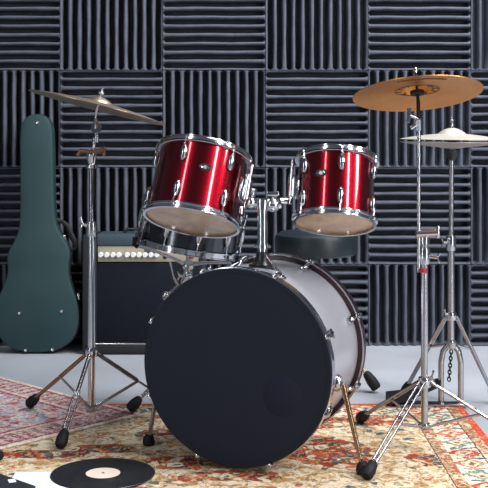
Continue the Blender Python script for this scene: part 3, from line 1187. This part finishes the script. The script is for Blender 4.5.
hs = thing('hi_hat_stand', 'chrome hi-hat stand with foot pedal at the far right', 'stand', (hx, hy, RUG))
hub = Vector((hx - 0.008, hy, 0))
MB().tube([(hx - 0.004, hy, hz(342)), (hx - 0.004, hy, hz(246))], 0.0125, 18).obj('lower_tube', M_['steel'], hs)
MB().tube([(hx - 0.004, hy, hz(250)), (hx - 0.002, hy, hz(160))], 0.0092, 16).obj('upper_tube', M_['steel'], hs)
collar(hs, 'height_clamp', (hx - 0.004, hy), hz(243), 0.017, 0.055, M_['chrome'], (-0.03, -0.012, 0.004))
collar(hs, 'hub', (hx - 0.004, hy), hz(316), 0.019, 0.028, M_['chrome'], (-0.024, -0.02, 0.012))
collar(hs, 'base_collar', (hx - 0.004, hy), hz(344), 0.018, 0.03, M_['steel'])
mb = MB()
mb.lathe([(0, hz(160)), (0.012, hz(160)), (0.027, hz(152)), (0.028, hz(149.5)), (0, hz(149.5))], Matrix.Translation((hx, hy, 0)), 24)
mb.obj('cymbal_cup', M_['black'], hs)
MB().tube([(hx, hy, hz(160)), (hx, hy, hz(117))], 0.0034, 10).obj('pull_rod', M_['chrome'], hs)
mb = MB()
mb.lathe([(0, hz(127)), (0.009, hz(127)), (0.009, hz(124.5)), (0.005, hz(124)), (0.005, hz(121.5)), (0.008, hz(121)), (0.008, hz(119.5)), (0, hz(119))], Matrix.Translation((hx, hy, 0)), 16)
mb.obj('clutch', M_['chrome'], hs)
mb = MB()
mb.lathe([(0, hz(147.5)), (0.020, hz(147.5)), (0.014, hz(144)), (0.018, hz(141.5)), (0.010, hz(139.5)), (0, hz(139.5))], Matrix.Translation((hx, hy, 0)), 16)
mb.obj('felt_seat', M_['brown'], hs)
for ft, mat in ((G(404, 396, 0.001), M_['steel']), (Vector((0.935, 4.05, 0.001)), M_['steel'])):
    tripod(hs, (hx - 0.004, hy), hz(316), hz(345), [ft], [mat], M_['steel'], 0.007, 0.0055, 0.017, 0.05, 0.45)
# pedal: fork, base plate, foot board, chain
mb = MB()
for s in (-1, 1):
    xx = hx - 0.004 + s * 0.036
    mb.tube([(hx - 0.004 + s * 0.012, hy, hz(346)), (xx - s * 0.008, hy, hz(351)), (xx, hy, hz(362)), (xx, hy, 0.02)], 0.011, 12)
mb.obj('pedal_fork', M_['steel'], hs)
MB().box((hx - 0.02, hy - 0.01, RUG + 0.006), (0.15, 0.045, 0.010), I4, 0.003).box((hx - 0.15, hy - 0.0, RUG + 0.005), (0.12, 0.06, 0.008), I4, 0.002).obj('pedal_base', M_['steel'], hs)
h0, h1, h2 = Vector((0.525, 4.0, RUG + 0.026)), Vector((0.60, 4.0, RUG + 0.038)), Vector((0.715, 4.0, 0.092))
fb = MB()
for a, b, t0, t1 in ((h0, h1, 0.017, 0.013), (h1, h2, 0.013, 0.008)):
    vs = []
    for p, t in ((a, t0), (b, t1)):
        for yy, zz in ((-0.042, -t), (0.042, -t), (0.042, t * 0.6), (0.03, t), (-0.03, t), (-0.042, t * 0.6)):
            vs.append(p + Vector((0, yy, zz)))
    fs = [[k, (k + 1) % 6, 6 + (k + 1) % 6, 6 + k] for k in range(6)] + [list(range(6))[::-1], [6 + k for k in range(6)]]
    fb.add(vs, fs)
fb.obj('footboard', M_['rubber'], hs)
ch = MB()
for i in range(9):
    z = hz(346) - 0.018 - i * 0.0125
    Mx = Matrix.Translation((hx - 0.006 - 0.001 * i, hy - 0.016, z)) @ Matrix.Rotation(math.radians(90 * (i % 2)), 4, 'Z') @ Matrix.Rotation(math.radians(90), 4, 'X')
    ring_pts = [(0.0055 * math.cos(a), 0.0085 * math.sin(a)) for a in [2 * math.pi * k / 12 for k in range(13)]]
    ch.tube([Mx @ Vector((u, w, 0)) for u, w in ring_pts], 0.0026, 6)
ch.obj('chain', M_['black'], hs)
cymbal('upper pale bronze hi-hat cymbal, bell upward, at the far right', 'hi_hat_cymbal', (hx, hy, hz(139.2)), (0.01, -0.012, 1), 0.190, 0.022, 0.05, 0.020, M_['cym_pale'], group='cymbals of the kit')
cymbal('lower pale bronze hi-hat cymbal, turned bell downward, at the far right', 'hi_hat_cymbal', (hx, hy, hz(142.4)), (0.01, -0.004, 1), 0.190, 0.020, 0.05, 0.004, M_['cym_pale'], group='cymbals of the kit', flip=True)

# ---- snare stand
sc = Vector((SN.x + 0.0, 3.95, 0))
ss_ = thing('snare_stand', 'chrome snare stand half hidden behind the bass drum', 'stand', (sc.x, sc.y, RUG))
MB().tube([(sc.x, sc.y, 0.06), (sc.x, sc.y, 0.50)], 0.0115, 16).obj('lower_tube', M_['steel'], ss_)
f1 = G(129.5, 414, RUG2) + Vector((0, 0, 0.0005))
r1 = f1 - sc
r1.z = 0
feetS = [f1]
for q in (120, 240):
    v = Matrix.Rotation(math.radians(q), 3, 'Z') @ r1
    feetS.append(Vector((sc.x + v.x, sc.y + v.y, RUG if sc.y + v.y < 4.0 else 0.001)))
tripod(ss_, (sc.x, sc.y), 0.20, 0.08, feetS, [M_['steel']] * 3, M_['steel'], 0.008, 0.0042, 0.020, 0.055)
collar(ss_, 'clamp', (sc.x, sc.y), 0.49, 0.017, 0.045, M_['chrome'], (-0.03, -0.02, 0.0))
hub_s = Vector((sc.x, sc.y, 0.525))
mb = MB().ball(hub_s, 0.022).tube([hub_s - Vector((0, 0, 0.03)), hub_s], 0.012, 12)
mb.obj('basket_hub', M_['chrome'], ss_)
for a in (-150, -30, 90):
    d = MSN.to_3x3() @ Vector((math.cos(math.radians(a)), math.sin(math.radians(a)), 0))
    up = MSN.to_3x3() @ Vector((0, 0, 1))
    b0 = SN - up * 0.03
    am = MB().tube([hub_s, hub_s.lerp(b0 + d * 0.10 - up * 0.01, 0.6), b0 + d * 0.15, b0 + d * 0.200 + up * 0.006, b0 + d * 0.212 + up * 0.035], [0.007, 0.006, 0.0055, 0.0055, 0.0055], 10).obj('basket_arm', M_['chrome'], ss_)
    MB().tube([b0 + d * 0.198 + up * 0.004, b0 + d * 0.211 + up * 0.010, b0 + d * 0.2125 + up * 0.036], 0.009, 10).obj('rubber_grip', M_['rubber'], am)
# angle adjuster in front of the basket
k0 = P(186, 276, 3.86)
MB().tube([hub_s, P(182, 282, 3.88), k0], [0.006, 0.006, 0.006], 10).tube([P(170, 262, 3.84), P(173, 276, 3.86), P(178, 285, 3.88)], 0.0045, 8).box(P(189, 274, 3.86), (0.022, 0.014, 0.014), Matrix.Identity(4), 0.003).ball(P(166, 295, 3.86), 0.014).tube([P(178, 286, 3.88), P(163, 299, 3.86)], 0.006, 8).obj('angle_adjuster', M_['chrome'], ss_)

# ---- throne
tx, ty = (316 - 244) / F * 4.3, 4.3
th_ = thing('drum_stool', 'round black padded drum stool behind the bass drum', 'stool', (tx, ty, 0))
zt = CAMZ - (230.5 - HZ) / F * 4.3
Tm = Matrix.Translation((tx, ty, 0))
sr_ = 0.163
MB().lathe([(0, zt + 0.002), (sr_ * 0.55, zt + 0.001), (sr_ * 0.86, zt - 0.005), (sr_ * 0.97, zt - 0.016), (sr_, zt - 0.032), (sr_ * 1.0, zt - 0.072), (sr_ * 0.985, zt - 0.088), (sr_ * 0.93, zt - 0.095), (0, zt - 0.095)], Tm, 64).obj('seat', M_['vinyl_teal'], th_)
MB().lathe([(0, zt - 0.095), (0.05, zt - 0.095), (0.05, zt - 0.103), (0.018, zt - 0.106), (0.018, zt - 0.14), (0, zt - 0.14)], Tm, 24).obj('seat_mount', M_['black'], th_)
MB().tube([(tx, ty, zt - 0.11), (tx, ty, 0.12)], 0.0125, 16).obj('post', M_['chrome'], th_)
collar(th_, 'height_clamp', (tx, ty), 0.33, 0.019, 0.04, M_['chrome'], (0.03, -0.02, 0))
f1 = Vector((0.515, 4.225, 0.001))
r1 = f1 - Vector((tx, ty, 0.001))
feetT = [Vector((tx, ty, 0.001)) + Matrix.Rotation(math.radians(q), 3, 'Z') @ r1 for q in (0, 120, 240)]
tripod(th_, (tx, ty), 0.30, 0.13, feetT, [M_['copper_tint']] * 3, M_['steel'], 0.009, 0.0055, 0.021, 0.075)

# ------------------------------------------------------------------ amplifier
ay = 4.97
ax0, ax1 = P(82, 0, ay).x, P(206, 0, ay).x
az1 = CAMZ - (234.5 - HZ) / F * ay
ac = (ax0 + ax1) / 2
aw = ax1 - ax0
adp = 0.19


def az(py):
    return CAMZ - (py - HZ) / F * ay


am = thing('guitar_amplifier', 'black combo guitar amplifier with tan control panel and white knobs', 'amplifier', (ac, ay + adp / 2, 0))
sw = P(97, 0, ay).x - ax0                    # side wall thickness as seen
body = MB()
body.box((ax0 + sw / 2, ay + adp / 2, az1 / 2 + 0.004), (sw, adp, az1 - 0.008), I4, 0.012)
body.box((ax1 - sw / 4, ay + adp / 2, az1 / 2 + 0.004), (sw / 2, adp, az1 - 0.008), I4, 0.010)
body.box((ac, ay + adp / 2 + 0.015, az1 / 2), (aw - 0.06, adp - 0.04, az1 - 0.02), I4, 0.0)
body.box((ac, ay + adp / 2, 0.027), (aw - 0.02, adp, 0.046), I4, 0.006)
body.obj('cabinet', M_['amp_black'], am)
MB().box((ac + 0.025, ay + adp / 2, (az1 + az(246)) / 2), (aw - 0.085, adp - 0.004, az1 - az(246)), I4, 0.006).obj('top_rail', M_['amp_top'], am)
px0, px1 = P(97.5, 0, ay).x, P(201, 0, ay).x
pan = MB().box(((px0 + px1) / 2, ay + 0.018, (az(246.5) + az(262)) / 2), (px1 - px0, 0.02, az(246.5) - az(262)), I4, 0.002).obj('control_panel', M_['amp_panel'], am)
for kx in (100.7, 106.8, 112.9, 118.8, 127.1, 133.2, 139, 145, 151, 156.9):
    kc = P(kx, 255, ay)
    Mk = frame((kc.x, ay + 0.008, kc.z), (0, -1, 0))
    MB().lathe([(0, 0.022), (0.009, 0.022), (0.0105, 0.019), (0.0125, 0.003), (0.0125, 0), (0, 0)], Mk, 20).tube([Mk @ Vector((0, 0.002, 0.0225)), Mk @ Vector((0, 0.009, 0.0225))], 0.001, 6).obj('knob', M_['knob'], pan)
for jx in (165,):
    jc = P(jx, 257, ay)
    MB().lathe([(0, 0.006), (0.006, 0.006), (0.010, 0.004), (0.010, 0), (0, 0)], frame((jc.x, ay + 0.008, jc.z), (0, -1, 0)), 18).obj('input_jack', M_['black'], pan)
rc = P(191.5, 257, ay)
MB().box((rc.x, ay + 0.006, rc.z), (0.024, 0.010, 0.013), I4, 0.002).obj('power_switch', M_['redlamp'], pan)
npx = P(150, 250, ay)
MB().box((npx.x, ay + 0.007, npx.z), (0.052, 0.003, 0.030), I4, 0.001).obj('dark_plate', M_['amp_top'], pan)  # small dark blue-grey rectangle on the panel
MB().box((ac + 0.018, ay + 0.015, (az(263) + az(343)) / 2), (aw - 0.075, 0.022, az(263) - az(343)), I4, 0.003).obj('speaker_grille', M_['grille'], am)
MB().box((ac + 0.018, ay + 0.005, az(344)), (aw - 0.085, 0.006, 0.0065), I4, 0.001).obj('trim_strip', M_['stud'], am)
MB().tube([(ac - 0.10, ay + 0.09, az1 - 0.001), (ac - 0.085, ay + 0.09, az1 + 0.018), (ac + 0.085, ay + 0.09, az1 + 0.018), (ac + 0.10, ay + 0.09, az1 - 0.001)], 0.008, 10).obj('handle', M_['black'], am)
for s in (-1, 1):
    for yy in (0.03, adp - 0.03):
        MB().lathe([(0, 0.0005), (0.014, 0.0005), (0.016, 0.010), (0, 0.010)], Matrix.Translation((ac + s * (aw / 2 - 0.04), ay + yy, 0)), 14).obj('rubber_foot', M_['rubber'], am)

# ------------------------------------------------------------------ guitar case
cy = 5.03
half = [(40, 352), (54, 351), (67, 346), (76, 337), (80.5, 324), (80.5, 310), (77, 297), (72, 284), (69.5, 273), (70, 263), (71, 255), (69.5, 248), (66, 241), (61, 234),
        (57.5, 226), (55.5, 217), (54.5, 200), (53.8, 170), (53, 135), (51.5, 125), (47.5, 118.5), (42, 115.5), (37, 115), (31, 115.7), (25.5, 119), (21.5, 126), (20.3, 137),
        (20.8, 170), (21, 200), (20.8, 222), (19, 233), (14.5, 243), (9.8, 251), (8, 259), (9, 268), (8.5, 276), (5, 286), (0, 297), (-3.5, 310), (-3.5, 324), (1, 337), (9, 346), (24, 351.5)]
out = [((x - 244) / F * cy, (352.2 - y) / F * cy) for x, y in half]
base = Vector((out[0][0], cy, 0.0))
lean = math.radians(1.6)
Mc = Matrix.Translation((0, cy - 0.045, 0.006)) @ Matrix.Rotation(-lean, 4, 'X')
gc = thing('guitar_case', 'tall dark green guitar case leaning against the foam wall', 'case', (base.x, cy, 0))


def smooth(poly, it=1):
    for _ in range(it):
        q = []
        n = len(poly)
        for i in range(n):
            a, b = Vector(poly[i]), Vector(poly[(i + 1) % n])
            q += [tuple(a.lerp(b, 0.25)), tuple(a.lerp(b, 0.75))]
        poly = q
    return poly


so = smooth(out, 1)
TD = 0.085
MB().prism(so, 0.0, TD, Mc, 0.010).obj('shell', M_['case'], gc)
cxo = sum(p[0] for p in so) / len(so)


def off(poly, d):
    n = len(poly)
    area = sum(poly[i - 1][0] * poly[i][1] - poly[i][0] * poly[i - 1][1] for i in range(n))
    s = -1 if area > 0 else 1
    o = []
    for i in range(n):
        p0, p1, p2 = Vector(poly[i - 1]), Vector(poly[i]), Vector(poly[(i + 1) % n])
        e = ((p1 - p0).normalized() + (p2 - p1).normalized()).normalized()
        o.append((p1.x - e.y * d * s, p1.y + e.x * d * s))
    return o


# dark valance where lid meets body
band = off(so, 0.0025)
MB().prism(band, TD * 0.42, TD * 0.54, Mc, 0.002).obj('edge_band', M_['black'], gc)
for px, py in ((38, 124), (21, 313), (63, 311), (27.5, 349.5), (54, 349)):
    c = Mc @ Vector(((px - 244) / F * cy, -0.001, (352.2 - py) / F * cy))
    MB().lathe([(0, 0.005), (0.0055, 0.004), (0.008, 0.0), (0.008, -0.003), (0, -0.003)], frame(c, (0, -1, 0)), 16).obj('stud', M_['stud'], gc)
hp = [Mc @ Vector(((x - 244) / F * cy, TD * 0.45, (352.2 - y) / F * cy)) for x, y in ((56, 223), (62, 222.5), (67, 227), (71, 236), (75, 244), (76, 249), (72, 251), (68, 250))]
MB().tube(hp, [0.009, 0.010, 0.013, 0.014, 0.013, 0.010, 0.009, 0.008], 12, 0.7).obj('handle', M_['rubber'], gc)
for px, py in ((78.5, 297), (64.5, 239)):
    c = Mc @ Vector(((px - 244) / F * cy, TD * 0.45, (352.2 - py) / F * cy))
    MB().box(c, (0.012, 0.022, 0.030), I4, 0.003).obj('latch', M_['stud'], gc)

# ------------------------------------------------------------------ record and sleeves
rcx = G(103, 473.5, RUG + 0.006)
rec = thing('vinyl_record', 'black vinyl record with pale centre label lying on the rug', 'record', (rcx.x, rcx.y, RUG + 0.005))
Mr = Matrix.Translation((rcx.x, rcx.y, RUG + 0.0052))
MB().lathe([(0.0036, 0.0022), (0.052, 0.0022), (0.053, 0.0016), (0.146, 0.0016), (0.150, 0.0024), (0.151, 0.0012), (0.150, 0.0), (0.0036, 0.0)], Mr, 96, close=True).obj('disc', M_['record'], rec)
MB().lathe([(0.0036, 0.0029), (0.0495, 0.0029), (0.050, 0.0020), (0.0036, 0.0020)], Mr, 64, close=True).obj('centre_label', M_['cream'], rec)
MB().lathe([(0, 0.0032), (0.0045, 0.0032), (0.0045, 0.0018), (0, 0.0018)], Mr, 16).obj('spindle_hole', M_['black'], rec)
wc = G(18, 473, RUG)
Mw = Matrix.Translation((wc.x + 0.155, wc.y - 0.160, RUG + 0.0026)) @ Matrix.Rotation(math.radians(1.5), 4, 'Z')
tag(MB().box((0, 0, 0), (0.315, 0.315, 0.004), Mw, 0.0012, 1).obj('record_sleeve', M_['white'], loc=(wc.x + 0.155, wc.y - 0.16, RUG)),
    'white paper record sleeve under the black record', 'record sleeve', 'record sleeves')
# black sleeve: its right corner reaches into the picture
e0, e1 = G(0, 474, 0.02), G(36, 486.5, 0.02)
d = (e1 - e0).normalized()
nrm = Vector((-d.y, d.x, 0)) * -1
if nrm.y > 0:
    nrm = -nrm
c0 = e1 - d * 0.155 + nrm * 0.155
Mk = Matrix((d, Vector((-nrm.x, -nrm.y, 0)), Vector((0, 0, 1)))).transposed().to_4x4()
Mk.translation = Vector((c0.x, c0.y, RUG + 0.0052))
bs = thing('record_sleeve', 'black cardboard record sleeve with small white mark, in the near left corner', 'record sleeve', (c0.x, c0.y, RUG + 0.005), 'record sleeves')
MB().box((0, 0, 0.0045), (0.31, 0.31, 0.009), Mk, 0.002, 1).obj('cover', simple('black_card', (0.016, 0.018, 0.025), 0.5, 0, 0.1), bs)
mk_c = G(12, 484.5, 0.012)
Md = Matrix.Translation((mk_c.x, mk_c.y, RUG + 0.0052 + 0.0092)) @ Matrix.Rotation(math.radians(20), 4, 'Z')
MB().box((0, 0, 0), (0.020, 0.030, 0.0006), Md).obj('printed_mark', M_['white'], bs)

# stand whose foot just reaches the left edge
f1 = G(0.5, 460.5, RUG)
mc = Vector((f1.x - 0.21, f1.y - 0.32, 0))
mic = thing('tripod_stand', 'black tripod stand whose rubber foot shows at the left edge', 'stand', (mc.x, mc.y, RUG))
rv = Vector((0.21, 0.32, 0))
feetM = [f1] + [mc + Matrix.Rotation(math.radians(q), 3, 'Z') @ rv + Vector((0, 0, RUG)) for q in (120, 240)]
tripod(mic, (mc.x, mc.y), 0.24, 0.1, feetM, [M_['black']] * 3, M_['black'], 0.004, 0.005, 0.016, 0.04, braces=False)
MB().tube([(mc.x, mc.y, 0.15), (mc.x, mc.y, 0.95)], 0.010, 12).obj('pole', M_['black'], mic)
collar(mic, 'hub', (mc.x, mc.y), 0.24, 0.022, 0.05, M_['black'])

# ------------------------------------------------------------------ light
world = bpy.data.worlds.new('studio')
S.world = world
world.use_nodes = True
bg = world.node_tree.nodes['Background']
bg.inputs[0].default_value = (0.70, 0.82, 1.0, 1)
bg.inputs[1].default_value = 0.13


def area(name, loc, target, sx, sy, power, color=(1, 1, 1), spread=180):
    L = bpy.data.lights.new(name, 'AREA')
    L.shape = 'RECTANGLE'
    L.size, L.size_y = sx, sy
    L.energy = power
    L.color = color
    L.spread = math.radians(spread)
    o = bpy.data.objects.new(name, L)
    COL.objects.link(o)
    o.location = loc
    d = Vector(target) - Vector(loc)
    o.rotation_euler = d.to_track_quat('-Z', 'Y').to_euler()
    return o


area('unseen_light_right', (2.5, 0.7, 3.7), (0.2, 4.2, 0.4), 0.42, 2.4, 120, (1.0, 0.98, 0.96))  # unseen lamp, placed from the right-hand streaks on the toms
area('added_low_light_right', (2.6, 0.8, 1.15), (0.3, 4.2, 1.0), 0.16, 2.2, 30, (1.0, 0.98, 0.96))  # added low strip that puts bright streaks on the upright chrome tubes
area('unseen_light_far_right', (3.0, 2.5, 3.1), (0.5, 4.4, 0.3), 0.6, 2.2, 150, (1.0, 0.98, 0.97))  # unseen lamp, set for the outer tom streak and the floor's falloff
area('unseen_light_left', (-2.4, 0.7, 3.6), (-0.1, 4.3, 0.5), 0.30, 2.2, 40, (0.94, 0.97, 1.0))  # unseen weaker lamp, placed from the left-hand tom streak
area('added_low_light_left', (-2.5, 0.8, 1.15), (-0.1, 4.3, 1.0), 0.14, 2.2, 18, (0.94, 0.97, 1.0))  # added low strip, second streak source for the upright tubes
area('unseen_light_above', (1.2, 4.0, 4.0), (0.6, 4.1, 0.0), 1.8, 1.0, 190, (0.95, 0.98, 1.0))  # unseen light from above, set for a bright shell top and dark front head

# ------------------------------------------------------------------ camera
cam = bpy.data.cameras.new('camera')
co = bpy.data.objects.new('camera', cam)
COL.objects.link(co)
co.location = (0, 0, CAMZ)
co.rotation_euler = (math.radians(90), 0, 0)
cam.sensor_width = 36.0
cam.lens = F / 488.0 * 36.0
cam.shift_y = -(244.0 - HZ) / 488.0
S.camera = co
S.view_settings.view_transform = 'Standard'
S.view_settings.look = 'None'
S.view_settings.gamma = 1.0
S.view_settings.exposure = 0.0
